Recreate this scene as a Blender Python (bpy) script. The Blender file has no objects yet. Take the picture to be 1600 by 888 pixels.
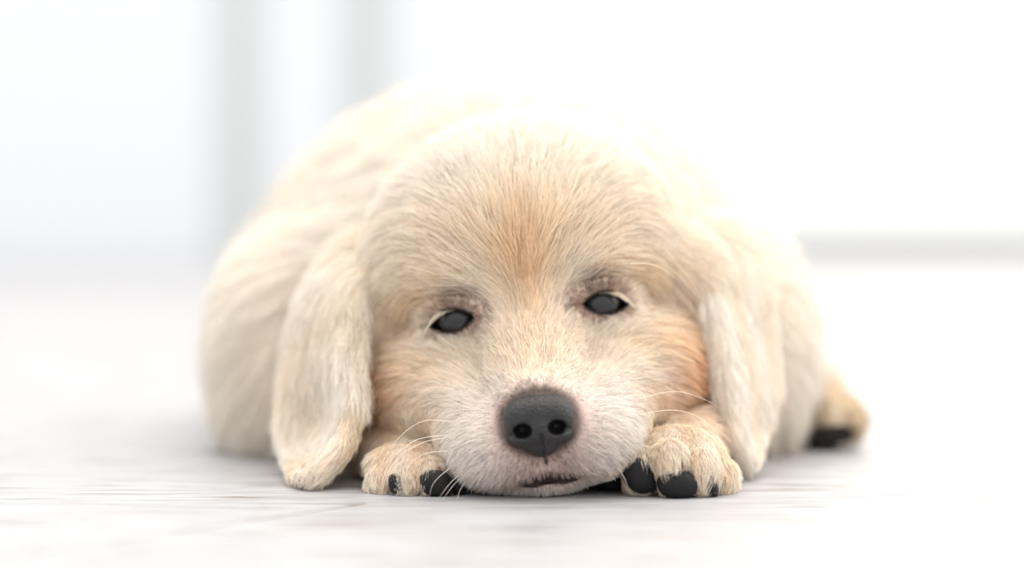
import bpy, math, numpy as np
from mathutils import Vector
from mathutils.bvhtree import BVHTree
from mathutils.kdtree import KDTree

S = 0.01                      # the puppy is laid out in centimetres
rng = np.random.default_rng(7)
sc = bpy.context.scene
col = sc.collection

# ------------------------------------------------------------------ camera, sky, light, exposure
FOCAL, SENSOR = 85.0, 36.0
FPX = FOCAL / SENSOR * 1600.0
CAM_H = 8.55                  # cm above the floor
PITCH = math.atan((444.0 - 338.0) / FPX)
cam_d = bpy.data.cameras.new('camera')
cam_d.lens, cam_d.sensor_width = FOCAL, SENSOR
cam_d.clip_start, cam_d.clip_end = 0.02, 60
cam_d.dof.use_dof = True
cam_d.dof.focus_distance = 0.741
cam_d.dof.aperture_fstop = 3.3
cam = bpy.data.objects.new('camera', cam_d)
cam.location = (0, 0, CAM_H * S)
cam.rotation_euler = (math.pi / 2 - PITCH, 0, 0)
col.objects.link(cam)
sc.camera = cam

sc.view_settings.view_transform = 'Standard'
sc.view_settings.look = 'None'
sc.view_settings.gamma = 1.0
sc.view_settings.use_curve_mapping = False
sc.view_settings.exposure = 0.48
sc.cycles.diffuse_bounces = 7
sc.cycles.transmission_bounces = 7

SUN_DIR = Vector((0.28, 0.38, 0.85)).normalized()      # towards the sun: behind the puppy, to the right, outside the window
world = bpy.data.worlds.new('sky')
sc.world = world
world.use_nodes = True
wn, wl = world.node_tree.nodes, world.node_tree.links
wn.clear()
w_out = wn.new('ShaderNodeOutputWorld')
w_bg = wn.new('ShaderNodeBackground')
w_tc = wn.new('ShaderNodeTexCoord')
w_dot = wn.new('ShaderNodeVectorMath'); w_dot.operation = 'DOT_PRODUCT'
w_dot.inputs[1].default_value = SUN_DIR
w_ramp = wn.new('ShaderNodeMapRange')
w_ramp.interpolation_type = 'SMOOTHSTEP'
w_ramp.inputs['From Min'].default_value = -0.2
w_ramp.inputs['From Max'].default_value = 1.0
w_mix = wn.new('ShaderNodeMix'); w_mix.data_type = 'RGBA'
w_mix.inputs['A'].default_value = (0.90, 0.93, 0.96, 1)
w_mix.inputs['B'].default_value = (1.6, 1.55, 1.46, 1)
wl.new(w_tc.outputs['Generated'], w_dot.inputs[0])
wl.new(w_dot.outputs['Value'], w_ramp.inputs['Value'])
wl.new(w_ramp.outputs['Result'], w_mix.inputs['Factor'])
wl.new(w_mix.outputs['Result'], w_bg.inputs['Color'])
w_bg.inputs['Strength'].default_value = 1.0
wl.new(w_bg.outputs[0], w_out.inputs[0])

sun_d = bpy.data.lights.new('hazy_sun', 'SUN')
sun_d.energy = 1.75
sun_d.angle = math.radians(90)
sun_d.color = (1.0, 0.965, 0.92)
sun = bpy.data.objects.new('hazy_sun', sun_d)
sun.rotation_euler = SUN_DIR.to_track_quat('Z', 'Y').to_euler()
sun.location = (1.5, 2.0, 2.5)
col.objects.link(sun)

# ------------------------------------------------------------------ helpers
def lin(r, g, b):
    f = lambda c: ((c / 255.0 + 0.055) / 1.055) ** 2.4 if c / 255.0 > 0.04045 else c / 255.0 / 12.92
    return np.array([f(r), f(g), f(b)], dtype=np.float32)

def U(px, py, d):
    """the point (cm) that stands d cm in front of the lens along its axis, seen at px, py of the 1600x888 frame"""
    ct, st = math.cos(PITCH), math.sin(PITCH)
    x, u = (px - 800.0) / FPX * d, (444.0 - py) / FPX * d
    return np.array([x, d * ct + u * st, CAM_H - d * st + u * ct])

def mat(name, base=(0.8, 0.8, 0.8), rough=0.5, spec=0.5):
    m = bpy.data.materials.new(name)
    m.use_nodes = True
    b = m.node_tree.nodes['Principled BSDF']
    b.inputs['Base Color'].default_value = (*[float(c) for c in base], 1)
    b.inputs['Roughness'].default_value = rough
    b.inputs['Specular IOR Level'].default_value = spec
    return m, m.node_tree.nodes, m.node_tree.links, b

def mesh_obj(name, verts, faces, material, parent=None, smooth=True):
    me = bpy.data.meshes.new(name)
    me.from_pydata([tuple(v) for v in verts], [], [tuple(f) for f in faces])
    me.update()
    if smooth:
        me.shade_smooth()
    if material:
        me.materials.append(material)
    o = bpy.data.objects.new(name, me)
    col.objects.link(o)
    if parent:
        o.parent = parent
    return o

def box_obj(name, lo, hi, material, parent=None, bevel=0.0):
    import bmesh
    bm = bmesh.new()
    bmesh.ops.create_cube(bm, size=1.0)
    for v in bm.verts:
        v.co = Vector([(lo[i] + hi[i]) / 2 + v.co[i] * (hi[i] - lo[i]) for i in range(3)])
    if bevel:
        bmesh.ops.bevel(bm, geom=list(bm.edges), offset=bevel, segments=2, affect='EDGES')
    me = bpy.data.meshes.new(name)
    bm.to_mesh(me); bm.free()
    me.materials.append(material)
    o = bpy.data.objects.new(name, me)
    col.objects.link(o)
    if parent:
        o.parent = parent
    return o

def structure(o, label=None):
    o['kind'] = 'structure'
    if label:
        o['label'] = label
    return o

# ------------------------------------------------------------------ room: plank floor, white wall, window
m_plank, n, l, b = mat('white_washed_oak', rough=0.42, spec=0.4)
tc = n.new('ShaderNodeTexCoord')
oi = n.new('ShaderNodeObjectInfo')
add = n.new('ShaderNodeVectorMath'); add.operation = 'ADD'
cmb = n.new('ShaderNodeCombineXYZ')
mul = n.new('ShaderNodeMath'); mul.operation = 'MULTIPLY'; mul.inputs[1].default_value = 13.0
l.new(oi.outputs['Random'], mul.inputs[0]); l.new(mul.outputs[0], cmb.inputs['Y']); l.new(mul.outputs[0], cmb.inputs['X'])
l.new(tc.outputs['Object'], add.inputs[0]); l.new(cmb.outputs[0], add.inputs[1])
mp = n.new('ShaderNodeMapping'); mp.inputs['Scale'].default_value = (6, 70, 30)
l.new(add.outputs[0], mp.inputs['Vector'])
nz = n.new('ShaderNodeTexNoise'); nz.inputs['Scale'].default_value = 4.0; nz.inputs['Detail'].default_value = 8; nz.inputs['Roughness'].default_value = 0.62
l.new(mp.outputs[0], nz.inputs['Vector'])
rp = n.new('ShaderNodeValToRGB')
e = rp.color_ramp.elements
e[0].position = 0.33; e[0].color = (*lin(100, 86, 82), 1)
e[1].position = 0.58; e[1].color = (*lin(178, 179, 183), 1)
k = e.new(0.43); k.color = (*lin(156, 153, 153), 1)
l.new(nz.outputs['Fac'], rp.inputs['Fac'])
l.new(rp.outputs['Color'], b.inputs['Base Color'])
bp = n.new('ShaderNodeBump'); bp.inputs['Strength'].default_value = 0.25; bp.inputs['Distance'].default_value = 0.0006
l.new(nz.outputs['Fac'], bp.inputs['Height']); l.new(bp.outputs[0], b.inputs['Normal'])

m_edge, *_ = mat('raw_oak_edge', lin(120, 96, 84), 0.8, 0.1)
m_sub, *_ = mat('subfloor', lin(150, 132, 122), 0.9, 0.1)
floor = structure(box_obj('floor', (-2.2, -0.3, -0.02), (2.2, 4.62, -0.0125), m_sub), 'pale white-washed plank floor')

# planks run across the picture, their ends cut at a slant; one slanted joint lies in front of the puppy's ear
ROW, LEN = 12.0, 92.0
SL = 4.0 / 5.56                                     # sideways run of a slanted end per cm of row width
def plank_mesh():
    g, ge, ch, t = 0.004, 0.03, 0.014, 1.2        # gap along and at the ends, chamfer, thickness
    def ring(ins, z):
        y0, y1 = g + ins, ROW - g - ins
        k2 = (ge + ins) * 1.25
        return [(k2 + SL * y0, y0, z), (LEN - k2 + SL * y0, y0, z), (LEN - k2 + SL * y1, y1, z), (k2 + SL * y1, y1, z)]
    v = ring(0, -t) + ring(0, -ch) + ring(ch, 0)
    f = [(3, 2, 1, 0), (8, 9, 10, 11)]
    for r in (0, 4):
        for i in range(4):
            j = (i + 1) % 4
            f.append((r + i, r + j, r + 4 + j, r + 4 + i))
    me = bpy.data.meshes.new('plank')
    me.from_pydata([tuple(c * S for c in p) for p in v], [], f)
    me.materials.append(m_plank)
    me.materials.append(m_edge)
    for p in me.polygons:
        p.material_index = 0 if p.normal.z > 0.95 else 1
    return me
pm = plank_mesh()
row_front = 71.75 - ROW                              # near edge of the row in front of the muzzle
x_joint = -8.55 - SL * (65.9 - row_front)
for r in range(-6, 33):
    off = x_joint + ((r * 37.0) % LEN if r else 0.0)
    k0 = math.floor((-200 - off) / LEN)
    for q in range(k0, k0 + 5):
        o = bpy.data.objects.new('plank', pm)
        o.location = ((off + q * LEN) * S, (row_front + r * ROW) * S, 0)
        col.objects.link(o)
        o.parent = floor

m_wall, n, l, b = mat('matte_white_paint', lin(234, 236, 239), 0.7, 0.2)
nz = n.new('ShaderNodeTexNoise'); nz.inputs['Scale'].default_value = 180
bp = n.new('ShaderNodeBump'); bp.inputs['Strength'].default_value = 0.08
l.new(nz.outputs['Fac'], bp.inputs['Height']); l.new(bp.outputs[0], b.inputs['Normal'])
m_grey, *_ = mat('grey_paint', lin(204, 205, 203), 0.6, 0.3)
m_frame, *_ = mat('white_frame', lin(236, 236, 234), 0.45, 0.4)
m_base, *_ = mat('light_grey_skirting', lin(190, 191, 189), 0.5, 0.3)
D = 4.5
X = lambda px: (px - 800.0) / FPX * D
structure(box_obj('wall_back', (-2.2, D, 0), (X(722), D + 0.12, 2.6), m_wall), 'plain white wall behind the puppy')
structure(box_obj('trim_1', (X(347), D - 0.012, 0), (X(408), D, 2.6), m_grey, bevel=0.004), 'grey upright trim on the white wall')
structure(box_obj('trim_2', (X(543), D - 0.012, 0), (X(606), D, 2.6), m_grey, bevel=0.004), 'grey upright trim nearer the window')
win = bpy.data.objects.new('window_1', None)
win.location = (X(722), D, 0)
col.objects.link(win)
structure(win, 'tall bright window with white frame')
wx0, wx1 = 0.0, 2.2 - X(722)
box_obj('window_frame', (wx0, 0.0, 0.0), (wx0 + 0.045, 0.10, 2.6), m_frame, win, 0.004)
box_obj('window_frame', (wx1 - 0.06, 0.0, 0.0), (wx1, 0.10, 2.6), m_frame, win, 0.004)
box_obj('window_frame', (wx0 + 0.045, 0.0, 2.5), (wx1 - 0.06, 0.10, 2.6), m_frame, win, 0.004)
box_obj('bottom_rail', (wx0 + 0.045, 0.02, 0.0), (wx1 - 0.06, 0.09, 0.075), m_base, win, 0.004)
mg = bpy.data.materials.new('window_glass')
mg.use_nodes = True
gn, gl = mg.node_tree.nodes, mg.node_tree.links
gn.clear()
go = gn.new('ShaderNodeOutputMaterial'); gm = gn.new('ShaderNodeMixShader'); gt = gn.new('ShaderNodeBsdfTransparent'); gg = gn.new('ShaderNodeBsdfGlossy')
gg.inputs['Roughness'].default_value = 0.02
gm.inputs[0].default_value = 0.05
gl.new(gt.outputs[0], gm.inputs[1]); gl.new(gg.outputs[0], gm.inputs[2]); gl.new(gm.outputs[0], go.inputs[0])
box_obj('pane', (wx0 + 0.045, 0.05, 0.075), (wx1 - 0.06, 0.056, 2.5), mg, win)
structure(box_obj('baseboard_back', (X(722), D - 0.02, 0), (2.2, D - 0.002, 0.035), m_base, bevel=0.004), 'low light grey skirting below the window')

# ------------------------------------------------------------------ implicit surfaces (cm)
f32 = np.float32
class Field:
    def __init__(self, xs, ys, zs):
        self.xs, self.ys, self.zs = (np.asarray(a, dtype=f32) for a in (xs, ys, zs))
        self.F = np.full((len(xs), len(ys), len(zs)), 4.0, dtype=f32)
    def sub(self, c, r):
        sl = []
        for a, ci, ri in zip((self.xs, self.ys, self.zs), c, r):
            i0, i1 = np.searchsorted(a, ci - ri), np.searchsorted(a, ci + ri)
            sl.append(slice(max(i0 - 1, 0), max(i1 + 1, 1)))
        return tuple(sl), self.xs[sl[0]][:, None, None], self.ys[sl[1]][None, :, None], self.zs[sl[2]][None, None, :]
    def union(self, sl, d, k):
        A = self.F[sl]
        if k > 0:
            h = np.maximum(k - np.abs(A - d), 0) / k
            A[...] = np.minimum(A, d) - h * h * h * k / 6
        else:
            np.minimum(A, d, out=A)
    def carve(self, sl, d, k):
        A = self.F[sl]
        d = -d
        h = np.maximum(k - np.abs(A - d), 0) / k
        A[...] = np.maximum(A, d) + h * h * h * k / 6
    def ell(self, c, r, k=0.5, M=None, carve=False):
        """ellipsoid; M: 3x3 whose rows are its own axes"""
        R = max(r) + k + 1.0
        sl, x, y, z = self.sub(c, (R, R, R))
        x, y, z = x - f32(c[0]), y - f32(c[1]), z - f32(c[2])
        if M is not None:
            q = [M[i][0] * x + M[i][1] * y + M[i][2] * z for i in range(3)]
        else:
            q = [x, y, z]
        k0 = np.sqrt((q[0] / r[0]) ** 2 + (q[1] / r[1]) ** 2 + (q[2] / r[2]) ** 2) + 1e-6
        k1 = np.sqrt((q[0] / r[0] ** 2) ** 2 + (q[1] / r[1] ** 2) ** 2 + (q[2] / r[2] ** 2) ** 2) + 1e-6
        d = (k0 * (k0 - 1) / k1).astype(f32)
        (self.carve if carve else self.union)(sl, d, k)
    def cone(self, a, b, ra, rb, k=0.5, carve=False):
        a, b = np.asarray(a, float), np.asarray(b, float)
        c, R = (a + b) / 2, np.abs(b - a) / 2 + max(ra, rb) + k + 0.8
        sl, x, y, z = self.sub(c, R)
        ba = b - a
        t = ((x - f32(a[0])) * ba[0] + (y - f32(a[1])) * ba[1] + (z - f32(a[2])) * ba[2]) / float(ba @ ba + 1e-9)
        t = np.clip(t, 0, 1)
        d = np.sqrt((x - a[0] - t * ba[0]) ** 2 + (y - a[1] - t * ba[1]) ** 2 + (z - a[2] - t * ba[2]) ** 2) - (ra + t * (rb - ra))
        (self.carve if carve else self.union)(sl, d.astype(f32), k)
    def value(self, P):
        """trilinear lookup"""
        P = np.asarray(P, dtype=float)
        idx, fr = [], []
        for a, v in zip((self.xs, self.ys, self.zs), P.T):
            i = np.clip(np.searchsorted(a, v) - 1, 0, len(a) - 2)
            idx.append(i); fr.append(np.clip((v - a[i]) / (a[i + 1] - a[i]), 0, 1))
        o = 0
        for dx in (0, 1):
            for dy in (0, 1):
                for dz in (0, 1):
                    w = (fr[0] if dx else 1 - fr[0]) * (fr[1] if dy else 1 - fr[1]) * (fr[2] if dz else 1 - fr[2])
                    o = o + w * self.F[idx[0] + dx, idx[1] + dy, idx[2] + dz]
        return o
    def mesh(self):
        """surface nets on the uneven grid"""
        F = self.F
        I = F < 0
        s = I.astype(np.int8)
        cnt = sum(s[dx:s.shape[0] - 1 + dx, dy:s.shape[1] - 1 + dy, dz:s.shape[2] - 1 + dz] for dx in (0, 1) for dy in (0, 1) for dz in (0, 1))
        act = (cnt > 0) & (cnt < 8)
        ci = np.argwhere(act)
        vid = np.full(act.shape, -1, dtype=np.int32)
        vid[act] = np.arange(len(ci), dtype=np.int32)
        acc = np.zeros((len(ci), 3)); num = np.zeros(len(ci))
        G = (self.xs, self.ys, self.zs)
        corner = [(dx, dy, dz) for dx in (0, 1) for dy in (0, 1) for dz in (0, 1)]
        val = {c: F[ci[:, 0] + c[0], ci[:, 1] + c[1], ci[:, 2] + c[2]] for c in corner}
        pos = {c: np.stack([G[i][ci[:, i] + c[i]] for i in range(3)], 1).astype(float) for c in corner}
        for c in corner:
            for ax in range(3):
                if c[ax] == 0:
                    c2 = tuple(1 if i == ax else c[i] for i in range(3))
                    a, b_ = val[c], val[c2]
                    m = (a < 0) != (b_ < 0)
                    t = np.where(m, a / np.where(m, a - b_, 1), 0)[:, None]
                    acc += np.where(m[:, None], pos[c] + (pos[c2] - pos[c]) * t, 0)
                    num += m
        V = acc / num[:, None]
        quads = []
        for ax in range(3):
            sh = [slice(None)] * 3; sh2 = [slice(None)] * 3
            sh[ax], sh2[ax] = slice(0, -1), slice(1, None)
            a, b_ = I[tuple(sh)], I[tuple(sh2)]
            e_ = np.argwhere(a != b_)
            u, v = (ax + 1) % 3, (ax + 2) % 3
            ok = (e_[:, u] > 0) & (e_[:, v] > 0) & (e_[:, u] < F.shape[u] - 1) & (e_[:, v] < F.shape[v] - 1)
            e_ = e_[ok]
            def g(du, dv):
                q = e_.copy(); q[:, u] -= du; q[:, v] -= dv
                return vid[q[:, 0], q[:, 1], q[:, 2]]
            Q = np.stack([g(1, 1), g(0, 1), g(0, 0), g(1, 0)], 1)
            flip = ~a[e_[:, 0], e_[:, 1], e_[:, 2]]
            Q[flip] = Q[flip][:, ::-1]
            quads.append(Q)
        return V, np.concatenate(quads)

def np_mesh(name, V, Q, scale=S):
    me = bpy.data.meshes.new(name)
    me.vertices.add(len(V)); me.vertices.foreach_set('co', (V * scale).astype(f32).ravel())
    me.loops.add(Q.size); me.loops.foreach_set('vertex_index', Q.astype(np.int32).ravel())
    me.polygons.add(len(Q)); me.polygons.foreach_set('loop_start', np.arange(0, Q.size, Q.shape[1], dtype=np.int32))
    me.update(calc_edges=True)
    me.shade_smooth()
    return me

# head frame: a to the picture's right along the line of the eyes, b backwards, c up
ROLL = math.radians(6.6)
HO = U(827, 488, 76.5)
HR = np.array([math.cos(ROLL), 0, math.sin(ROLL)])
HB = np.array([0, 1.0, 0])
HU = np.array([-math.sin(ROLL), 0, math.cos(ROLL)])
HM = np.stack([HR, HB, HU])
def H(a, b, c):
    return HO + a * HR + b * HB + c * HU
def toH(P):
    return (P - HO) @ HM.T

def axis(segs):
    out = [segs[0][0]]
    for lo, hi, st in segs:
        nstep = max(1, int(round((hi - lo) / st)))
        out += list(np.linspace(lo, hi, nstep + 1)[1:])
    return out
fine = 0.085
B = Field(axis([(-13.5, -7.6, .28), (-7.6, 9.6, fine), (9.6, 15.2, .2)]),
          axis([(70.2, 81.0, fine), (81.0, 88, .2), (88, 114, .34)]),
          axis([(-0.5, 9.2, fine), (9.2, 12.6, .12), (12.6, 16, .3)]))

# trunk
B.ell((-0.4, 97.5, 4.6), (9.9, 13.0, 9.2), 0.5)
B.ell((-1.0, 88.5, 4.2), (8.0, 6.0, 6.2), 2.0)
B.ell((-7.6, 90.0, 3.6), (3.2, 6.0, 4.6), 1.5)
B.ell((7.7, 89.5, 3.6), (3.0, 5.6, 4.6), 1.5)
B.ell((8.2, 102, 4.0), (3.4, 5.5, 5.2), 1.5)
B.ell((-8.4, 102, 4.0), (3.2, 5.5, 5.2), 1.5)
# hind foot beside the flank
hf0, hf1 = U(1225, 655, 92.5), U(1322, 652, 88.5)
B.cone((hf0[0], hf0[1], 1.5), (hf1[0] - .15, hf1[1], 1.05), 1.45, 0.85, 0.6)
B.cone((8.5, 98, 2.2), (hf0[0], hf0[1], 1.6), 2.2, 1.5, 1.0)
# neck and skull
B.cone(H(0, 6.0, 1.0), (0.2, 89, 6.5), 4.3, 6.4, 1.5)
B.ell(H(0, 4.2, 1.75), (5.0, 4.7, 4.4), 0.8, HM)
B.ell(H(0, 2.3, 2.0), (3.0, 3.0, 2.6), 0.8, HM)
for s in (-1, 1):
    B.ell(H(s * 3.1, 2.9, -2.4), (2.3, 2.9, 2.3), 0.9, HM)          # cheek
    B.ell(H(s * 2.2, 0.9, -2.7), (1.75, 2.0, 1.5), 0.9, HM)
    B.ell(H(s * 4.95, 4.0, 0.45), (1.45, 1.8, 1.7), 1.4, HM)           # root of the ear
    B.ell(H(s * 1.75, 1.15, 1.25), (1.45, 1.3, 1.0), 0.7, HM)        # brow
    B.ell(H(s * 2.3, 1.7, -1.35), (1.6, 1.5, 1.2), 0.7, HM)          # below the eye
# muzzle
B.ell(H(0, 0.9, -0.25), (1.7, 1.7, 1.5), 1.0, HM)                      # stop
B.cone(H(-.05, -3.35, -2.9), H(0, 0.9, -1.1), 1.2, 1.75, 0.7)
for s in (-1, 1):
    B.ell(H(s * 1.22, -2.35, -3.95), (1.68, 1.85, 1.33), 0.45, HM)   # lip
    B.ell(H(s * 1.75, -0.6, -3.6), (1.6, 2.2, 1.6), 0.7, HM)
B.ell(H(-0.1, -2.15, -4.75), (1.75, 1.6, 0.85), 0.35, HM)            # chin
B.cone(H(0, 0, -4.1), H(0, 5, -3.6), 1.9, 3.0, 0.8)                  # throat
# mouth and philtrum
mo = H(0.0, -3.95, -5.0)
B.ell(mo, (0.78, 0.6, 0.085), 0.12, HM, carve=True)
B.ell(mo + np.array([0, 0, 0.1]), (0.36, 0.5, 0.12), 0.12, HM, carve=True)
B.ell(H(-0.10, -4.25, -3.13), (0.85, 0.75, 0.62), 0.1, HM, carve=True)
B.cone(H(-.05, -4.25, -3.6), H(-.02, -4.0, -4.8), 0.07, 0.09, 0.12, carve=True)

# fore legs and paws
pawR, pawL = U(1056, 722, 75.6), U(640, 733, 76.2)
B.cone((pawR[0] + .2, pawR[1] + .5, 0.9), (7.0, 86, 2.3), 0.85, 2.2, 0.5)
B.cone((pawL[0] - .1, pawL[1] + .5, 0.6), (-6.2, 87, 2.3), 0.6, 2.2, 0.5)
B.ell((pawR[0], pawR[1] - .1, 0.95), (1.5, 1.5, 1.0), 0.4)
B.ell((pawL[0], pawL[1] - .1, 0.7), (1.35, 1.5, 0.68), 0.4)
toesR = [U(1000, 732, 74.4), U(1046, 726, 74.0), U(1094, 736, 74.3), U(1122, 746, 75.2)]
toesL = [U(602, 754, 75.3), U(638, 749, 74.8), U(674, 749, 74.7), U(706, 756, 75.2)]
for T, kz in ((toesR, 1.0), (toesL, 0.82)):
    for i, t in enumerate(T):
        B.ell((t[0], t[1], t[2]), (0.58, 0.95, (0.78 if i in (1, 2) else 0.68) * kz), 0.3)
        B.ell((t[0], t[1] - .05, 0.45), (0.48, 0.65, 0.45), 0.2)

# ears: a curved sheet each, thickened
def catmull(P, m):
    P = np.asarray(P, float)
    k = len(P)
    out = []
    for t in np.linspace(0, k - 1, m):
        i = min(int(t), k - 2); f = t - i
        p0, p1, p2, p3 = P[max(i - 1, 0)], P[i], P[i + 1], P[min(i + 2, k - 1)]
        out.append(0.5 * ((2 * p1) + (-p0 + p2) * f + (2 * p0 - 5 * p1 + 4 * p2 - p3) * f * f + (-p0 + 3 * p1 - 3 * p2 + p3) * f ** 3))
    return np.array(out)
earL = [[(598, 392, 80.6), (568, 380, 82.0), (540, 395, 83.6)],
        [(562, 455, 78.9), (522, 452, 80.6), (488, 470, 82.6)],
        [(552, 555, 77.4), (508, 555, 79.5), (458, 565, 82.0)],
        [(553, 645, 76.5), (512, 650, 79.4), (450, 660, 80.8)],
        [(537, 700, 75.9), (500, 698, 78.6), (456, 712, 79.4)],
        [(500, 741, 75.4), (480, 746, 75.7), (464, 746, 76.6)]]
earR = [[(1075, 375, 80.6), (1108, 358, 82.0), (1145, 372, 83.8)],
        [(1096, 435, 79.4), (1138, 428, 81.2), (1180, 445, 83.2)],
        [(1113, 505, 78.6), (1150, 510, 80.6), (1195, 525, 82.8)],
        [(1130, 590, 78.2), (1165, 600, 80.0), (1200, 600, 82.1)],
        [(1144, 660, 78.0), (1164, 668, 79.4), (1184, 672, 80.8)],
        [(1164, 714, 78.0), (1170, 719, 78.4), (1177, 716, 79.0)]]
ear_bvh = []
for E in (earL, earR):
    rows = [catmull([U(*p) for p in r], 15) for r in E]
    g = np.stack([catmull(np.stack(rows)[:, j], 34) for j in range(15)], 1)     # 34 x 15 x 3
    vv = g.reshape(-1, 3)
    ff = [(i * 15 + j, i * 15 + j + 1, i * 15 + j + 16, i * 15 + j + 15) for i in range(33) for j in range(14)]
    bvh = BVHTree.FromPolygons([Vector(p) for p in vv], ff)
    dv = np.gradient(g, axis=0).reshape(-1, 3)
    fdir = np.array([dv[list(f)].mean(0) for f in ff])
    fdir /= np.linalg.norm(fdir, axis=1)[:, None]
    frow = np.array([(f[0] // 15) / 33 for f in ff])
    ear_bvh.append((bvh, fdir, frow))
    c = (vv.max(0) + vv.min(0)) / 2
    R = (vv.max(0) - vv.min(0)) / 2 + 0.9
    sl, x, y, z = B.sub(c, R)
    shp = np.broadcast_shapes(x.shape, y.shape, z.shape)
    P = np.stack(np.broadcast_arrays(x, y, z), -1).reshape(-1, 3)
    coarse = vv[::3]
    near = np.zeros(len(P), bool)
    for s0 in range(0, len(P), 40000):
        d2 = ((P[s0:s0 + 40000, None, :] - coarse[None, ::2].astype(f32)) ** 2).sum(-1).min(1)
        near[s0:s0 + 40000] = d2 < 1.3 ** 2
    d = np.full(len(P), 3.0, f32)
    fn = bvh.find_nearest
    for i in np.nonzero(near)[0]:
        hit = fn(P[i], 1.2)
        if hit[3] is not None:
            d[i] = hit[3] - (0.30 - 0.06 * frow[hit[2]])
    B.union(sl, d.reshape(shp), 0.22)

# eyes: sockets cut into the head where the lids part
def surf_b(a, c):
    bs = np.arange(-3, 4, 0.03)
    P = np.array([H(a, b_, c) for b_ in bs])
    v = B.value(P)
    i = np.argmax(v < 0)
    return float(bs[i - 1] + 0.03 * v[i - 1] / (v[i - 1] - v[i]))
eye_up = lambda q: 0.33 - 0.55 * (q + 0.08) ** 2 - 0.14 * np.maximum(q, 0)
eye_lo = lambda q: -0.38 + 0.62 * (q - 0.04) ** 2 - 0.06 * np.maximum(-q, 0)
EYES = []
for s, (ex, ec) in ((-1, (-2.55, 0.02)), (1, (2.52, 0.02))):
    sb = surf_b(ex, ec)
    slope = (surf_b(ex + s * 0.5, ec) - surf_b(ex - s * 0.5, ec))       # outward turn of the socket
    slope = min(max(slope, 0.15), 0.45)
    nrm = np.array([s * slope, -1.0, 0.0]); nrm /= np.linalg.norm(nrm)
    R_e = 0.86
    cen_l = np.array([ex, sb, ec]) - nrm * (R_e - 0.03)
    EYES.append((s, ex, ec, sb, cen_l, nrm))
    # lids: raised rolls along the opening
    for fnc, rad, off in ((eye_up, 0.15, 0.10), (eye_lo, 0.11, -0.07)):
        qs = np.linspace(-0.80, 0.70, 9)
        pts = []
        for q in qs:
            cc = float(fnc(q)) + off
            pts.append((ex + s * q, surf_b(ex + s * q, ec + cc) + 0.04, ec + cc))
        for p, p2 in zip(pts[:-1], pts[1:]):
            B.cone(H(*p), H(*p2), rad, rad, 0.12)
for s, ex, ec, sb, cen_l, nrm in EYES:
    sl, x, y, z = B.sub(H(ex, sb, ec), (1.2, 1.0, 1.0))
    P = np.stack(np.broadcast_arrays(x, y, z), -1)
    L = toH(P.reshape(-1, 3)).reshape(P.shape)
    q = s * (L[..., 0] - ex); cc = L[..., 2] - ec
    d = np.maximum(np.maximum(cc - eye_up(q), eye_lo(q) - cc) * 0.85, np.abs(q) - 0.85)
    d = np.maximum(d, L[..., 1] - (sb + 1.2))
    B.carve(sl, d.astype(f32), 0.05)
# flat on the floor
fl = np.maximum(B.F, (0.03 - B.zs)[None, None, :])
B.F = fl.astype(f32)
V, Q = B.mesh()

# smooth the net a little
def smooth(V, Q, it, w):
    e_ = np.concatenate([Q[:, [0, 1]], Q[:, [1, 2]], Q[:, [2, 3]], Q[:, [3, 0]]])
    cnt = np.bincount(e_.ravel(), minlength=len(V))[:, None]
    for _ in range(it):
        acc = np.zeros_like(V)
        for ax in range(3):
            acc[:, ax] = np.bincount(e_[:, 0], V[e_[:, 1], ax], len(V)) + np.bincount(e_[:, 1], V[e_[:, 0], ax], len(V))
        V = V + w * (acc / np.maximum(cnt, 1) - V)
    return V
V = smooth(V, Q, 2, 0.5)

def vnormals(V, Q):
    n_ = np.cross(V[Q[:, 2]] - V[Q[:, 0]], V[Q[:, 3]] - V[Q[:, 1]])
    N = np.zeros_like(V)
    for kk in range(4):
        for ax in range(3):
            N[:, ax] += np.bincount(Q[:, kk], n_[:, ax], len(V))
    return N / (np.linalg.norm(N, axis=1)[:, None] + 1e-12)
N = vnormals(V, Q)

# ------------------------------------------------------------------ coat: colour, flow, length and density on every vertex
sst = lambda x, lo, hi: (lambda t: t * t * (3 - 2 * t))(np.clip((x - lo) / (hi - lo), 0, 1))
unit = lambda A: A / (np.linalg.norm(A, axis=-1, keepdims=True) + 1e-9)
L = toH(V)
a_, b_, c_ = L[:, 0], L[:, 1], L[:, 2]
nv = len(V)
# ears
ear_w = np.zeros(nv); ear_dir = np.zeros((nv, 3)); ear_v = np.zeros(nv)
box = (V[:, 1] > 74) & (V[:, 1] < 87) & ((V[:, 0] < -3.5) | (V[:, 0] > 5))
for i in np.nonzero(box)[0]:
    for bvh, fdir, frow in ear_bvh:
        hit = bvh.find_nearest(V[i], 0.8)
        if hit[3] is not None:
            w = 1 - sst(hit[3], 0.36, 0.75)
            if w > ear_w[i]:
                ear_w[i] = w; ear_dir[i] = fdir[hit[2]]; ear_v[i] = frow[hit[2]]
ear_w *= sst(ear_v, 0.02, 0.25)
# paws
paw_c = [np.array([pawR[0], pawR[1] - .2, 1.2]), np.array([pawL[0], pawL[1] - .2, 1.1])]
paw_w = np.zeros(nv)
for pc in paw_c:
    paw_w = np.maximum(paw_w, (1 - sst(np.abs(V[:, 0] - pc[0]), 1.9, 2.4)) * (1 - sst(V[:, 1], pc[1] + 1.2, pc[1] + 3)) * (1 - sst(V[:, 2], 2.5, 2.9)))
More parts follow.
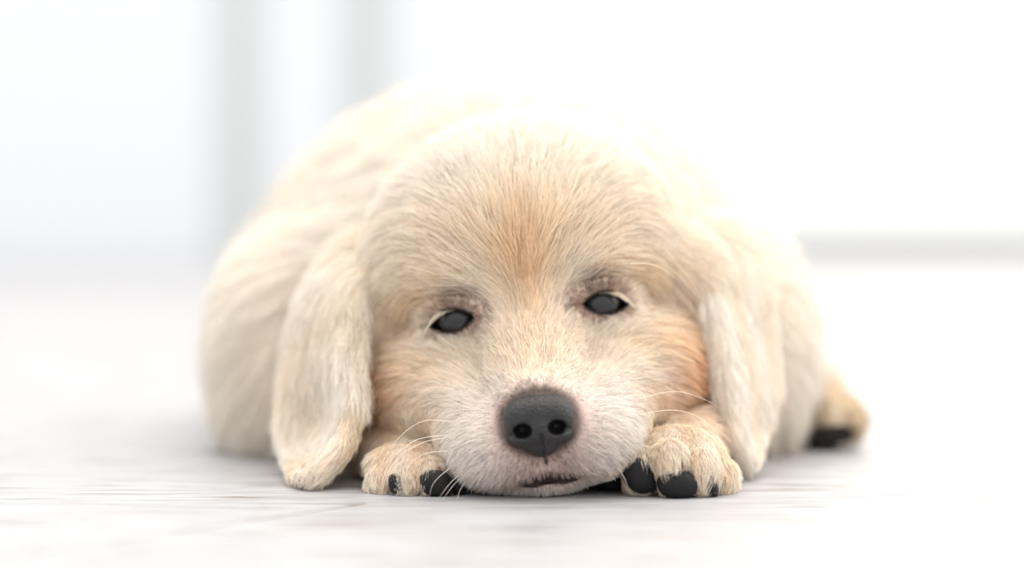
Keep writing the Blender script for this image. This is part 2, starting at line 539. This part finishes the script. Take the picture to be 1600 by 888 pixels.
# the muzzle comes close to the paws: keep whatever lies inside the muzzle out of the paw region
muz = (np.abs(a_) < 3.1) & (b_ < 1.0) & (c_ > -5.6)
toe_d = np.full(nv, 9.0)
for t in toesR + toesL:
    toe_d = np.minimum(toe_d, np.linalg.norm((V - np.array([t[0], t[1] + .2, t[2] - .15])) / np.array([1, 1.6, 1.25]), axis=1))
for pc in paw_c:
    toe_d = np.minimum(toe_d, np.linalg.norm((V - pc) / np.array([1.4, 1.6, 1.2]), axis=1))
paw_w = np.where(muz & (toe_d > 1.02), 0, paw_w)
head_w = 1 - sst(b_, 5.5, 8.0)

# flow
noseP = np.array([-0.1, -4.3, -2.9])
rad = L - noseP
gx = sst(np.abs(a_), 1.6, 4.6)
flowL = unit(rad)
flowL[:, 2] -= 0.95 * gx * sst(c_, -3.5, 0.5) * (1 - 0.8 * sst(c_, 2.5, 5.5)) + 0.35 * gx
flowL[:, 1] += 0.5 * sst(c_, 3.5, 6)
flowL[:, 0] += 0.35 * np.sign(a_) * sst(np.abs(a_), .3, 2) * sst(c_, 0.2, 2.0)
eye_d = np.full(nv, 9.0); eye_rad = np.zeros((nv, 3)); eye_q = np.zeros(nv); eye_c = np.zeros(nv); eye_edge = np.full(nv, 9.0)
for s, ex, ec, sb, cen_l, nrm in EYES:
    v_ = np.stack([s * (a_ - ex), np.zeros(nv), (c_ - ec)], 1)
    dd = np.sqrt((v_[:, 0] / 0.85) ** 2 + (v_[:, 2] / 0.5) ** 2)
    m = (np.abs(b_ - sb) < 1.4) & (dd < np.minimum(eye_d, 9))
    eye_d = np.where(m, dd, eye_d)
    eye_rad[m] = unit(np.stack([s * v_[:, 0] * 0.7, np.zeros(nv), v_[:, 2] * 1.3], 1))[m]
    eye_q = np.where(m, v_[:, 0], eye_q); eye_c = np.where(m, v_[:, 2], eye_c)
    ed = np.maximum(v_[:, 2] - eye_up(v_[:, 0]), eye_lo(v_[:, 0]) - v_[:, 2])
    ed = np.maximum(ed, np.abs(v_[:, 0]) - 0.8)
    eye_edge = np.where(m, ed, eye_edge)
ew = (1 - sst(eye_d, 1.05, 2.0))[:, None]
flowL = unit(flowL) * (1 - 0.9 * ew) + eye_rad * 0.9 * ew
flowH = flowL @ HM
flowB = np.stack([0.35 * np.tanh(V[:, 0] / 4), np.full(nv, 0.7), np.full(nv, -0.55)], 1)
flow = flowH * head_w[:, None] + flowB * (1 - head_w[:, None])
pf = unit(np.stack([np.zeros(nv), np.full(nv, -0.75), np.full(nv, -0.75)], 1))
flow = flow * (1 - paw_w[:, None]) + pf * paw_w[:, None]
flow = flow * (1 - ear_w[:, None]) + (ear_dir + np.array([0, .05, 0])) * ear_w[:, None] * 1.6
wob = lambda P, s_, ph: np.stack([np.sin(P[:, 1] * s_ + P[:, 2] * s_ * 1.3 + ph), np.sin(P[:, 0] * s_ * 1.1 + P[:, 2] * s_ + ph * 2), np.sin(P[:, 0] * s_ + P[:, 1] * s_ * 1.2 + ph * 3)], 1)
flow = unit(flow) + 0.10 * wob(V, 1.7, 0.4) + 0.07 * wob(V, 4.1, 1.9)
flow = unit(flow - N * (flow * N).sum(1)[:, None])

# nose distance (the leather itself is its own mesh)
nose_d = np.sqrt(((a_ + .1) / 1.06) ** 2 + ((c_ + 3.13) / 0.9) ** 2)
nose_d = np.where(b_ < -2.2, nose_d, 9)
muzzle_w = (1 - sst(b_, -3.0, 0.9)) * (1 - sst(c_, -2.9, -1.2))
mouth_d = np.sqrt((a_ / 0.98) ** 2 + ((c_ + 5.0 - 0.08 * np.exp(-(a_ / .3) ** 2)) / 0.2) ** 2)
mouth_d = np.where(b_ < -2.4, mouth_d, 9)

# length (cm)
length = np.full(nv, 1.5)
length = np.where(b_ > 5.5, 1.5 + 1.0 * sst(b_, 5.5, 9), length)
length *= 1 - 0.45 * (1 - sst(b_, -1.5, 2.5)) * (1 - sst(c_, 0, 2.5)) * head_w
length = length * (1 - muzzle_w) + muzzle_w * (0.36 + 0.3 * sst(np.abs(a_), 0.8, 2.6))
length *= 0.5 + 0.5 * sst(nose_d, 1.0, 2.1)
length *= 0.48 + 0.52 * sst(eye_d, 1.1, 2.6)
length = np.where((mouth_d < 2) & (c_ > -5.06), np.minimum(length, 0.19 + 0.2 * np.clip(mouth_d - .9, 0, 2)), length)
length = length * (1 - ear_w) + ear_w * (1.15 - 0.55 * sst(ear_v, 0.55, 0.95))
length = length * (1 - paw_w) + paw_w * 0.55
hfm = 1 - sst(np.linalg.norm((V - np.array([hf1[0], hf1[1], 1.0])), axis=1), 1.8, 3.2)
length = length * (1 - hfm) + hfm * 0.7

# density per cm2
dens = np.full(nv, 420.0) * (0.28 + 0.72 * head_w)
dens = np.where(b_ > 9, 95, dens)
dens *= 1 + 0.9 * muzzle_w
dens = np.maximum(dens, 380 * ear_w)
dens = np.maximum(dens, 620 * paw_w)
dens *= sst(nose_d, 0.78, 0.9)
dens *= np.where(eye_edge < 0.035, 0, 1) * (1 + 1.2 * (1 - sst(eye_edge, 0.2, 0.8)))
dens *= sst(mouth_d, 0.75, 1.05)
phil = (c_ < -4.0) & (c_ > -4.5) & (b_ < -2.5)
dens *= np.where(phil, 0.3 + 0.7 * sst(np.abs(a_ + .03), 0.02, 0.09), 1)
dens *= np.where(V[:, 2] < 0.06, 0, 1)
dens *= np.where(N[:, 1] > 0.75, 0.35, 1)
dens *= np.where((head_w > .5) & (N[:, 1] > 0.3) & (ear_w < .5) & (c_ < 3), 0.25, 1)

# colour of the coat, with some light and shade painted in
cream, gold, pale = lin(255, 246, 233), lin(250, 228, 194), lin(255, 249, 239)
orange, white = lin(243, 204, 158), lin(253, 246, 239)
dark, umber = lin(92, 66, 55), lin(150, 118, 100)
C = np.tile(cream, (nv, 1)).astype(float)
def paint(w, c):
    global C
    w = np.clip(w, 0, 1)[:, None]
    C = C * (1 - w) + np.asarray(c)[None] * w
def blob(a0, c0, ra, rc, lo=0.2):
    return np.where(b_ < 7, np.exp(-((a_ - a0) / ra) ** 2 - ((c_ - c0) / rc) ** 2), 0)
paint(sst(c_, 2.8, 5.2) * head_w, pale)  # paler crown: light falling on the head top put into the coat colour
paint(0.65 * blob(0, 1.7, 3.2, 1.5), gold)
paint(0.5 * blob(0.0, 1.3, 0.5, 1.8), lin(240, 206, 162))
for s in (-1, 1):
    paint(0.75 * blob(s * 3.5, 0.9, 1.2, 0.55), gold)
    paint(0.6 * blob(s * 1.35, 0.95, 0.55, 0.9), pale)
    paint(0.7 * blob(s * 4.9, -1.6, 1.0, 1.7), orange)
    paint(0.9 * blob(s * 5.2, -2.6, 0.9, 1.5), lin(222, 166, 110))  # orange patch deepened: shading between ear and cheek put into the colour
    paint(0.6 * blob(s * 3.0, -3.1, 1.0, 0.55), orange)
    paint(0.5 * blob(s * 3.6, -1.4, 1.2, 0.6), gold)
paint(0.85 * blob(0, -1.3, 1.4, 1.1), lin(240, 223, 202))
paint(muzzle_w, white)
paint(0.85 * muzzle_w * np.exp(-((a_ + .05) / 1.25) ** 2) * (1 - sst(c_, -4.0, -3.2)) * sst(c_, -5.35, -5.0), lin(160, 134, 122))
paint(0.7 * (1 - sst(nose_d, 1.05, 1.5)), umber)
paint(0.8 * (1 - sst(nose_d, 1.0, 1.22)), dark)
paint(0.6 * (1 - sst(mouth_d, 1.0, 1.6)) * sst(c_, -5.2, -5.0), lin(160, 136, 126))
near_eye = 1 - sst(eye_edge, 0.05, 0.5)
paint(0.6 * near_eye * np.where(eye_q < 0.55, 1, 0.25), umber)
browm = np.where(eye_edge < 8, np.exp(-((eye_q + 0.35) / 0.7) ** 2 - ((eye_c - 0.62) / 0.32) ** 2), 0)
paint(0.85 * browm, lin(120, 92, 76))
innm = np.where(eye_edge < 8, np.exp(-((eye_q + 0.95) / 0.42) ** 2 - ((eye_c - 0.05) / 0.5) ** 2), 0)
paint(0.75 * innm, lin(158, 122, 106))
for i, w in ((0, ear_w),):
    paint(w, lin(255, 249, 240))
    paint(w * 0.55 * np.clip(0.5 + 0.5 * np.sin(V[:, 0] * 2.3 + V[:, 1] * 1.7) , 0, 1), lin(250, 236, 216))
paint(paw_w, lin(252, 242, 226))
paint(0.45 * paw_w * np.clip(0.5 + 0.8 * np.sin(V[:, 0] * 6.0), 0, 1), lin(238, 216, 186))
paint(0.95 * sst(b_, 6.5, 9) * (1 - hfm) * (1 - ear_w) * (1 - paw_w), lin(254, 248, 238))
paint(0.95 * hfm, lin(204, 182, 150))

# bare skin: pigmented round the eyes, the nose and the lips
K = np.tile(lin(238, 212, 186), (nv, 1)).astype(float)
C_keep, C = C, K
paint(np.ones(nv) * 0.6, C_keep.mean(0))
C = C * 0.35 + C_keep * 0.65
paint(0.8 * muzzle_w, lin(176, 150, 142))
paint(np.where(phil, 1 - sst(np.abs(a_ + .03), 0.03, 0.1), 0), lin(60, 48, 46))
paint(0.9 * (1 - sst(nose_d, 1.05, 1.4)), lin(78, 64, 60))
paint(0.6 * (1 - sst(eye_edge, 0.15, 0.5)) , lin(152, 124, 108))
paint(0.95 * (1 - sst(eye_edge, 0.06, 0.2)), lin(40, 31, 29))
paint(1 - sst(mouth_d, 0.9, 1.15), lin(48, 34, 34))
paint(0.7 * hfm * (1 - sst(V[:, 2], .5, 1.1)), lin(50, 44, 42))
SK, C = C, C_keep

# ------------------------------------------------------------------ puppy
puppy = bpy.data.objects.new('puppy', None)
puppy.empty_display_size = 0.05
puppy.location = (0, 0.9, 0)
col.objects.link(puppy)
puppy['label'] = 'cream golden puppy lying flat with its chin on the pale floor'
puppy['category'] = 'puppy'

def skin_mat():
    m, n, l, b = mat('skin', rough=0.6, spec=0.25)
    at = n.new('ShaderNodeAttribute'); at.attribute_name = 'skin_colour'
    l.new(at.outputs['Color'], b.inputs['Base Color'])
    return m
def attach(o, parent):
    """children carry world coordinates: undo the parent's place"""
    o.parent = parent
    if parent is puppy:
        o.location = (0, -0.9, 0)
    return o

me = np_mesh('body', V, Q)
ca = me.color_attributes.new('skin_colour', 'FLOAT_COLOR', 'POINT')
ca.data.foreach_set('color', np.concatenate([SK, np.ones((nv, 1))], 1).astype(f32).ravel())
me.materials.append(skin_mat())
body = bpy.data.objects.new('body', me)
col.objects.link(body)
attach(body, puppy)

# eyes
def eye_mat():
    m, n, l, b = mat('dark_wet_eye', lin(20, 16, 15), 0.03, 0.5)
    tc = n.new('ShaderNodeTexCoord')
    sx = n.new('ShaderNodeSeparateXYZ'); l.new(tc.outputs['Object'], sx.inputs[0])
    p = n.new('ShaderNodeVectorMath'); p.operation = 'MULTIPLY'; p.inputs[1].default_value = (1, 0, 1)
    l.new(tc.outputs['Object'], p.inputs[0])
    ln = n.new('ShaderNodeVectorMath'); ln.operation = 'LENGTH'; l.new(p.outputs[0], ln.inputs[0])
    rp = n.new('ShaderNodeValToRGB')
    l.new(ln.outputs['Value'], rp.inputs['Fac'])
    mr = n.new('ShaderNodeMapRange'); mr.inputs['From Max'].default_value = 0.01
    l.new(ln.outputs['Value'], mr.inputs['Value']); l.new(mr.outputs[0], rp.inputs['Fac'])
    e = rp.color_ramp.elements
    e[0].position = 0.0; e[0].color = (*lin(34, 34, 36), 1)
    e[1].position = 0.62; e[1].color = (*lin(20, 15, 14), 1)
    k = e.new(0.44); k.color = (*lin(50, 47, 46), 1)
    k = e.new(0.2); k.color = (*lin(40, 40, 42), 1)
    k = e.new(0.54); k.color = (*lin(28, 23, 22), 1)
    l.new(rp.outputs[0], b.inputs['Base Color'])
    b.inputs['Coat Weight'].default_value = 0.0
    b.inputs['Coat Roughness'].default_value = 0.02
    return m
m_eye = eye_mat()
def uv_sphere(nu=32, nvv=20):
    vs, fs = [], []
    for j in range(nvv + 1):
        th = math.pi * j / nvv
        for i in range(nu):
            ph = 2 * math.pi * i / nu
            vs.append((math.sin(th) * math.cos(ph), -math.cos(th), math.sin(th) * math.sin(ph)))
    for j in range(nvv):
        for i in range(nu):
            fs.append((j * nu + i, j * nu + (i + 1) % nu, (j + 1) * nu + (i + 1) % nu, (j + 1) * nu + i))
    return np.array(vs), fs
sv, sf = uv_sphere()
for s, ex, ec, sb, cen_l, nrm in EYES:
    r = 0.86 * (1 + 0.06 * np.clip(-sv[:, 1:2] - 0.8, 0, 1) * 5 * 0.2)
    o = mesh_obj('eye', sv * r * S, [f[::-1] for f in sf], m_eye)
    o.parent = puppy
    w = H(*cen_l)
    o.location = (w[0] * S, w[1] * S - 0.9, w[2] * S)
    o.rotation_euler = (math.radians(4), 0, s * math.atan2(abs(nrm[0]), -nrm[1]) * 0.6)
    o['label'] = 'dark grey half-closed eye'

# nose leather
NC = H(-0.10, -4.22, -3.13)
def NL(a, b, c):
    return NC + 0.93 * (a * HR + b * HB + c * HU)
NF = Field(np.arange(NC[0] - 1.6, NC[0] + 1.6, .032), np.arange(NC[1] - 1.3, NC[1] + 1.2, .032), np.arange(NC[2] - 1.5, NC[2] + 1.3, .032))
NF.ell(NL(0, 0.05, 0.30), (0.98, 0.68, 0.58), 0.1, HM)
for s in (-1, 1):
    NF.ell(NL(s * 0.60, 0.0, 0.16), (0.50, 0.60, 0.62), 0.18, HM)
    NF.ell(NL(s * 0.54, 0.08, -0.42), (0.52, 0.52, 0.36), 0.22, HM)
NF.ell(NL(0, -0.02, -0.18), (0.62, 0.66, 0.60), 0.2, HM)
NF.ell(NL(0, 0.10, -0.68), (0.52, 0.46, 0.44), 0.3, HM)
for s in (-1, 1):
    NF.ell(NL(s * 0.56, -0.62, -0.20), (0.28, 0.68, 0.235), 0.10, HM, carve=True)
    NF.cone(NL(s * 0.60, -0.62, -0.26), NL(s * 1.06, -0.25, -0.36), 0.15, 0.07, 0.08, carve=True)
phl = []
for cc in np.linspace(-0.34, -1.1, 9):                # the groove below the nostrils follows the leather
    bs = np.arange(-1.1, 0.6, 0.02)
    vv = NF.value(np.array([NL(0.02, q, cc) for q in bs]))
    k_ = int(np.argmax(vv < 0)) if (vv < 0).any() else None
    if k_ is not None:
        phl.append(NL(0.02, bs[k_] + 0.01, cc))
for p, p2 in zip(phl[:-1], phl[1:]):
    NF.cone(p, p2, 0.05, 0.055, 0.03, carve=True)
nV, nQ = NF.mesh()
nV = smooth(nV, nQ, 2, 0.5)
m_nose, n, l, b = mat('nose_leather', lin(62, 60, 62), 0.42, 0.5)
tc = n.new('ShaderNodeTexCoord')
vo = n.new('ShaderNodeTexVoronoi'); vo.inputs['Scale'].default_value = 1500
l.new(tc.outputs['Object'], vo.inputs['Vector'])
bp = n.new('ShaderNodeBump'); bp.inputs['Strength'].default_value = 0.7; bp.inputs['Distance'].default_value = 0.0004; bp.invert = True
l.new(vo.outputs['Distance'], bp.inputs['Height']); l.new(bp.outputs[0], b.inputs['Normal'])
rp = n.new('ShaderNodeValToRGB'); l.new(vo.outputs['Distance'], rp.inputs['Fac'])
rp.color_ramp.elements[0].color = (*lin(40, 38, 39), 1); rp.color_ramp.elements[1].color = (*lin(24, 22, 23), 1)
l.new(rp.outputs[0], b.inputs['Base Color'])
me = np_mesh('nose', nV, nQ); me.materials.append(m_nose)
nose = bpy.data.objects.new('nose', me); col.objects.link(nose); attach(nose, puppy)
nose['label'] = 'charcoal black nose'

# paw pads, claws, and a dark lump for the shade under the chin
m_pad, n, l, b = mat('paw_leather', lin(24, 22, 23), 0.65, 0.3)
tc = n.new('ShaderNodeTexCoord'); nz = n.new('ShaderNodeTexNoise'); nz.inputs['Scale'].default_value = 900
l.new(tc.outputs['Object'], nz.inputs['Vector'])
bp = n.new('ShaderNodeBump'); bp.inputs['Strength'].default_value = 0.5; bp.inputs['Distance'].default_value = 0.0004
l.new(nz.outputs['Fac'], bp.inputs['Height']); l.new(bp.outputs[0], b.inputs['Normal'])
PADS = []
def pad(px, py, d, rx, rz, ry=0.4, tilt=0.0):
    c = U(px, py, d + 0.2)
    c[2] = max(c[2], rz * 0.8)
    q = sv.copy()
    q = np.sign(q) * np.abs(q) ** 0.88
    q = q * np.array([rx, ry, rz])
    q[:, 0] += -0.18 * q[:, 2]
    ct, st = math.cos(tilt), math.sin(tilt)
    q = np.stack([q[:, 0] * ct - q[:, 2] * st, q[:, 1], q[:, 0] * st + q[:, 2] * ct], 1)
    w = q + c
    w[:, 2] = np.maximum(w[:, 2], 0.02)
    o = mesh_obj('pad_or_chin_shade', w * S, [f[::-1] for f in sf], m_pad)
    attach(o, puppy)
    o['label'] = 'black paw pad or dark chin-shade lump'
    PADS.append((c, max(rx, rz)))
pad(1000, 743, 73.55, 0.50, 0.60, tilt=0.25)
pad(1058, 757, 73.15, 0.60, 0.45, tilt=0.15)
pad(1109, 763, 73.6, 0.26, 0.34)
pad(621, 757, 74.0, 0.27, 0.35)
pad(682, 756, 73.7, 0.52, 0.42)
pad(714, 765, 74.2, 0.35, 0.28)
pad(955, 772, 75.2, 0.55, 0.30)  # no pad: dark lump standing in for the shadow under the chin
pad(1303, 678, 88.05, 1.0, 0.42, 0.7, tilt=0.42)
m_claw, *_ = mat('claw_horn', lin(120, 86, 78), 0.35, 0.5)
def claw(px, py, d):
    c = U(px, py, d)
    vs, fs = [], []
    nr = 8
    for j, t in enumerate(np.linspace(0, 1, 6)):
        r = 0.10 * (1 - t) ** 0.6 + 0.012
        y, z = -0.45 * t, -0.22 * t * t
        for i in range(nr):
            ph = 2 * math.pi * i / nr
            vs.append((r * 0.75 * math.cos(ph), y, z + r * math.sin(ph)))
    for j in range(5):
        for i in range(nr):
            fs.append((j * nr + i, j * nr + (i + 1) % nr, (j + 1) * nr + (i + 1) % nr, (j + 1) * nr + i))
    fs.append(tuple(range(5 * nr, 6 * nr)))
    o = mesh_obj('claw', (np.array(vs) + c + np.array([0, .1, 0])) * S, fs, m_claw)
    attach(o, puppy)
claw(1067, 724, 73.3); claw(1113, 740, 73.6); claw(1019, 716, 73.7)
claw(630, 738, 74.2); claw(685, 735, 74.0)

# ------------------------------------------------------------------ fur
def fur_mat(name, trans=0.25):
    m = bpy.data.materials.new(name)
    m.use_nodes = True
    n, l = m.node_tree.nodes, m.node_tree.links
    n.clear()
    o = n.new('ShaderNodeOutputMaterial')
    at = n.new('ShaderNodeAttribute'); at.attribute_name = 'coat_colour'
    p = n.new('ShaderNodeBsdfPrincipled'); p.inputs['Roughness'].default_value = 0.5; p.inputs['Specular IOR Level'].default_value = 0.3
    t = n.new('ShaderNodeBsdfTranslucent')
    mx = n.new('ShaderNodeMixShader'); mx.inputs[0].default_value = trans
    l.new(at.outputs['Color'], p.inputs['Base Color']); l.new(at.outputs['Color'], t.inputs['Color'])
    l.new(p.outputs[0], mx.inputs[1]); l.new(t.outputs[0], mx.inputs[2]); l.new(mx.outputs[0], o.inputs[0])
    return m
m_fur = fur_mat('puppy_fur')

def curves_obj(name, P, rad_, colr, material, parent):
    """P: n x k x 3 in cm"""
    nC, kk = P.shape[:2]
    cu = bpy.data.hair_curves.new(name)
    cu.add_curves([kk] * nC)
    cu.attributes['position'].data.foreach_set('vector', (P * S).astype(f32).ravel())
    ra = cu.attributes.get('radius') or cu.attributes.new('radius', 'FLOAT', 'POINT')
    ra.data.foreach_set('value', (rad_ * S).astype(f32).ravel())
    ca = cu.attributes.new('coat_colour', 'FLOAT_COLOR', 'CURVE')
    ca.data.foreach_set('color', np.concatenate([colr, np.ones((nC, 1))], 1).astype(f32).ravel())
    cu.materials.append(material)
    o = bpy.data.objects.new(name, cu)
    col.objects.link(o)
    attach(o, parent)
    return o

T = np.concatenate([Q[:, [0, 1, 2]], Q[:, [0, 2, 3]]])
tA = 0.5 * np.linalg.norm(np.cross(V[T[:, 1]] - V[T[:, 0]], V[T[:, 2]] - V[T[:, 0]]), axis=1)
expect = tA * dens[T].mean(1)
cntT = rng.poisson(expect)
ti = np.repeat(np.arange(len(T)), cntT)
nh = len(ti)
r1, r2 = rng.random(nh), rng.random(nh)
sq = np.sqrt(r1)
W = np.stack([1 - sq, sq * (1 - r2), sq * r2], 1)
itp = lambda A: (A[T[ti]] * (W[..., None] if A.ndim == 2 else W)).sum(1)
P0, N0, F0 = itp(V), unit(itp(N)), itp(flow)
F0 = unit(F0 - N0 * (F0 * N0).sum(1)[:, None])
Ln = itp(length) * rng.uniform(0.65, 1.2, nh)
Ch = itp(C)
we, wp, wh, wm, he = itp(ear_w), itp(paw_w), itp(head_w), itp(muzzle_w), itp(eye_d)
bh = itp(b_)
heye, hnose = itp(np.minimum(eye_d, 4)), itp(np.minimum(nose_d, 4))
side = np.cross(N0, F0)
ang = rng.normal(0, 0.16, nh)
F0 = unit(F0 * np.cos(ang)[:, None] + side * np.sin(ang)[:, None])
lift = np.clip(rng.normal(0.5, 0.17, nh), 0.1, 1.1)
lift = np.where(wm > .5, lift * 0.9, lift)
lift = np.where(he < 1.6, np.clip(lift, 0.3, 0.5) * 0.8, lift)
d0 = F0 * np.cos(lift)[:, None] + N0 * np.sin(lift)[:, None]
grav = np.array([0, 0, -1.0])
d1 = unit(F0 + grav * (0.18 + 0.25 * (bh > 6))[:, None] * np.ones((nh, 1)) - N0 * 0.12 + rng.normal(0, 0.14, (nh, 3)))
KP = 6
t = np.linspace(0, 1, KP)[None, :, None]
P = P0[:, None] + Ln[:, None, None] * (d0[:, None] * t + (d1 - d0)[:, None] * t * t * 0.5) - N0[:, None] * 0.03
# gather hairs in small locks
gi = rng.choice(nh, nh // 14, replace=False)
kd = KDTree(len(gi))
for j, i in enumerate(gi):
    kd.insert(P0[i], j)
kd.balance()
find = kd.find
gid = np.fromiter((find(p)[1] for p in P0), dtype=np.int64, count=nh)
gP = P[gi][gid]
samed = np.linalg.norm(gP[:, 0] - P0, axis=1) < 0.45
cl = (rng.uniform(0.2, 0.75, nh) * samed)[:, None, None]
P = P + (gP - P) * cl * t ** 1.4
P[..., 2] = np.maximum(P[..., 2], 0.02)
# hairs that would cross an eye or sink into the nose are left out
keep = np.ones(nh, bool)
lockv = np.exp(rng.normal(0, 0.07, len(gi)))[gid]
for s, ex, ec, sb, cen_l, nrm in EYES:
    hl = toH(P.reshape(-1, 3)).reshape(P.shape)
    q, cc = s * (hl[..., 0] - ex), hl[..., 2] - ec
    ins = (np.abs(q) < 0.78) & (cc < eye_up(q) + 0.02) & (cc > eye_lo(q) - 0.02) & (np.abs(hl[..., 1] - sb) < 1.2)
    keep &= ~ins.any(1)
nin = NF.value(P[:, [1, 3, 5]].reshape(-1, 3)).reshape(nh, 3)
inb = np.abs(P[:, [1, 3, 5]] - NC).max(-1) < 1.25
keep &= ~((nin < -0.02) & inb).any(1)
for c, r in PADS:
    dd = np.linalg.norm((P[:, [3, 5]] - c) / np.array([1, 1, 1]), axis=-1).min(1)
    keep &= ~((dd < r * 0.85) & (P0[:, 1] < c[1] + 0.6))
for A in ('P', 'P0', 'Ln', 'Ch', 'we', 'wp', 'wh', 'wm', 'bh', 'lockv', 'heye', 'hnose'):
    globals()[A] = globals()[A][keep]
nh = len(P)
sd = 0.17 + 0.2 * (1 - sst(heye, 1.2, 2.4)) + 0.14 * wm + 0.25 * (1 - sst(hnose, 1.1, 1.8))
val = (np.exp(rng.normal(0, 1, nh) * sd - 0.03) * lockv)[:, None]
Ch = Ch * val
Ch *= np.minimum(1, 0.96 / Ch.max(1))[:, None]
rt = np.where(bh > 8, 0.0115, 0.0066) * rng.uniform(0.75, 1.25, nh)
rt = np.where(wm > .5, 0.0046, rt)
taper = np.array([1.0, 1.0, 0.92, 0.78, 0.55, 0.15])
RD = rt[:, None] * taper[None]
part_of = np.where(we > 0.5, 1, np.where(wp > 0.5, 2, np.where(wh > 0.5, 0, 3)))
for i, nm in enumerate(('head_fur', 'ear_fur', 'paw_fur', 'body_fur')):
    m = part_of == i
    if m.any():
        o = curves_obj(nm, P[m], RD[m], Ch[m], m_fur, body)
        o['kind'] = 'stuff'
print('hairs', nh, 'verts', nv)

# eyelashes: pale hairs along the upper lid, drooping to its outer corner
lash_mat = fur_mat('pale_lash', 0.2)
for s, ex, ec, sb, cen_l, nrm in EYES:
    nl = 110
    pts = []
    for _ in range(nl):
        qq = rng.uniform(-0.5, 0.45)
        off = rng.uniform(0.03, 0.13)
        ll = rng.uniform(0.35, 0.6)
        row = []
        for t_ in np.linspace(0, 1, 6):
            q2 = qq + ll * t_
            cc = float(eye_up(q2)) + off * (1 - 0.5 * t_) - 0.10 * t_ * t_
            row.append(H(ex + s * q2, sb + 0.06 * q2 - 0.14 - 0.10 * t_ + 0.22 * max(q2, 0) ** 2, ec + cc))
        pts.append(row)
    colr = np.clip(np.tile(lin(240, 226, 206), (nl, 1)) * np.exp(rng.normal(0, .1, nl))[:, None], 0, .95)
    o = curves_obj('eyelashes', np.array(pts), np.tile(np.array([.0055, .0055, .005, .004, .003, .001]), (nl, 1)), colr, lash_mat, body)
    o['kind'] = 'stuff'

# whiskers
m_whisk, *_ = mat('whisker', lin(250, 240, 226), 0.35, 0.5)
def whisker(pts, r=0.011):
    P_ = catmull([U(*p) for p in pts], 14)
    P_[:, 2] = np.maximum(P_[:, 2], 0.02)
    vs, fs = [], []
    for i, p in enumerate(P_):
        tg = unit(P_[min(i + 1, 13)] - P_[max(i - 1, 0)])
        u_ = unit(np.cross(tg, [0, 1.0, 0.1])); v_ = np.cross(tg, u_)
        rr = r * (1 - 0.85 * i / 13)
        for k_ in range(4):
            an = math.pi / 2 * k_
            vs.append(p + rr * (math.cos(an) * u_ + math.sin(an) * v_))
    for i in range(13):
        for k_ in range(4):
            fs.append((i * 4 + k_, i * 4 + (k_ + 1) % 4, i * 4 + 4 + (k_ + 1) % 4, i * 4 + 4 + k_))
    o = mesh_obj('whisker', np.array(vs) * S, fs, m_whisk)
    attach(o, puppy)
for pts in ([(715, 661, 74.2), (662, 658, 74.0), (620, 688, 73.8), (592, 733, 73.8)],
            [(705, 680, 74.0), (650, 688, 73.8), (610, 722, 73.6), (593, 768, 73.5)],
            [(700, 684, 74.0), (655, 694, 73.6), (614, 725, 73.5), (595, 771, 73.4)],
            [(708, 705, 73.8), (665, 709, 73.5), (638, 730, 73.4), (622, 760, 73.4)],
            [(712, 726, 73.6), (690, 742, 73.2), (676, 758, 73.1), (671, 777, 73.0)],
            [(718, 742, 73.5), (702, 757, 73.1), (684, 781, 72.8)],
            [(722, 745, 73.5), (708, 759, 73.1), (692, 781, 72.8)],
            [(728, 752, 73.4), (718, 768, 73.0), (713, 785, 72.6)],
            [(985, 628, 74.6), (1050, 612, 74.2), (1092, 621, 74.0), (1119, 634, 74.0)],
            [(975, 655, 74.2), (1045, 641, 73.8), (1095, 654, 73.6), (1130, 690, 73.6)],
            [(965, 690, 74.0), (1000, 696, 73.4), (1036, 701, 73.2)],
            [(962, 680, 74.0), (990, 690, 73.5), (1012, 722, 73.2)],
            [(935, 705, 73.6), (962, 728, 73.0), (976, 748, 72.8), (983, 768, 72.8)],
            [(925, 715, 73.4), (948, 735, 72.9), (962, 752, 72.7)],
            [(985, 412, 75.7), (1025, 415, 75.6), (1062, 440, 75.8)]):
    whisker(pts)
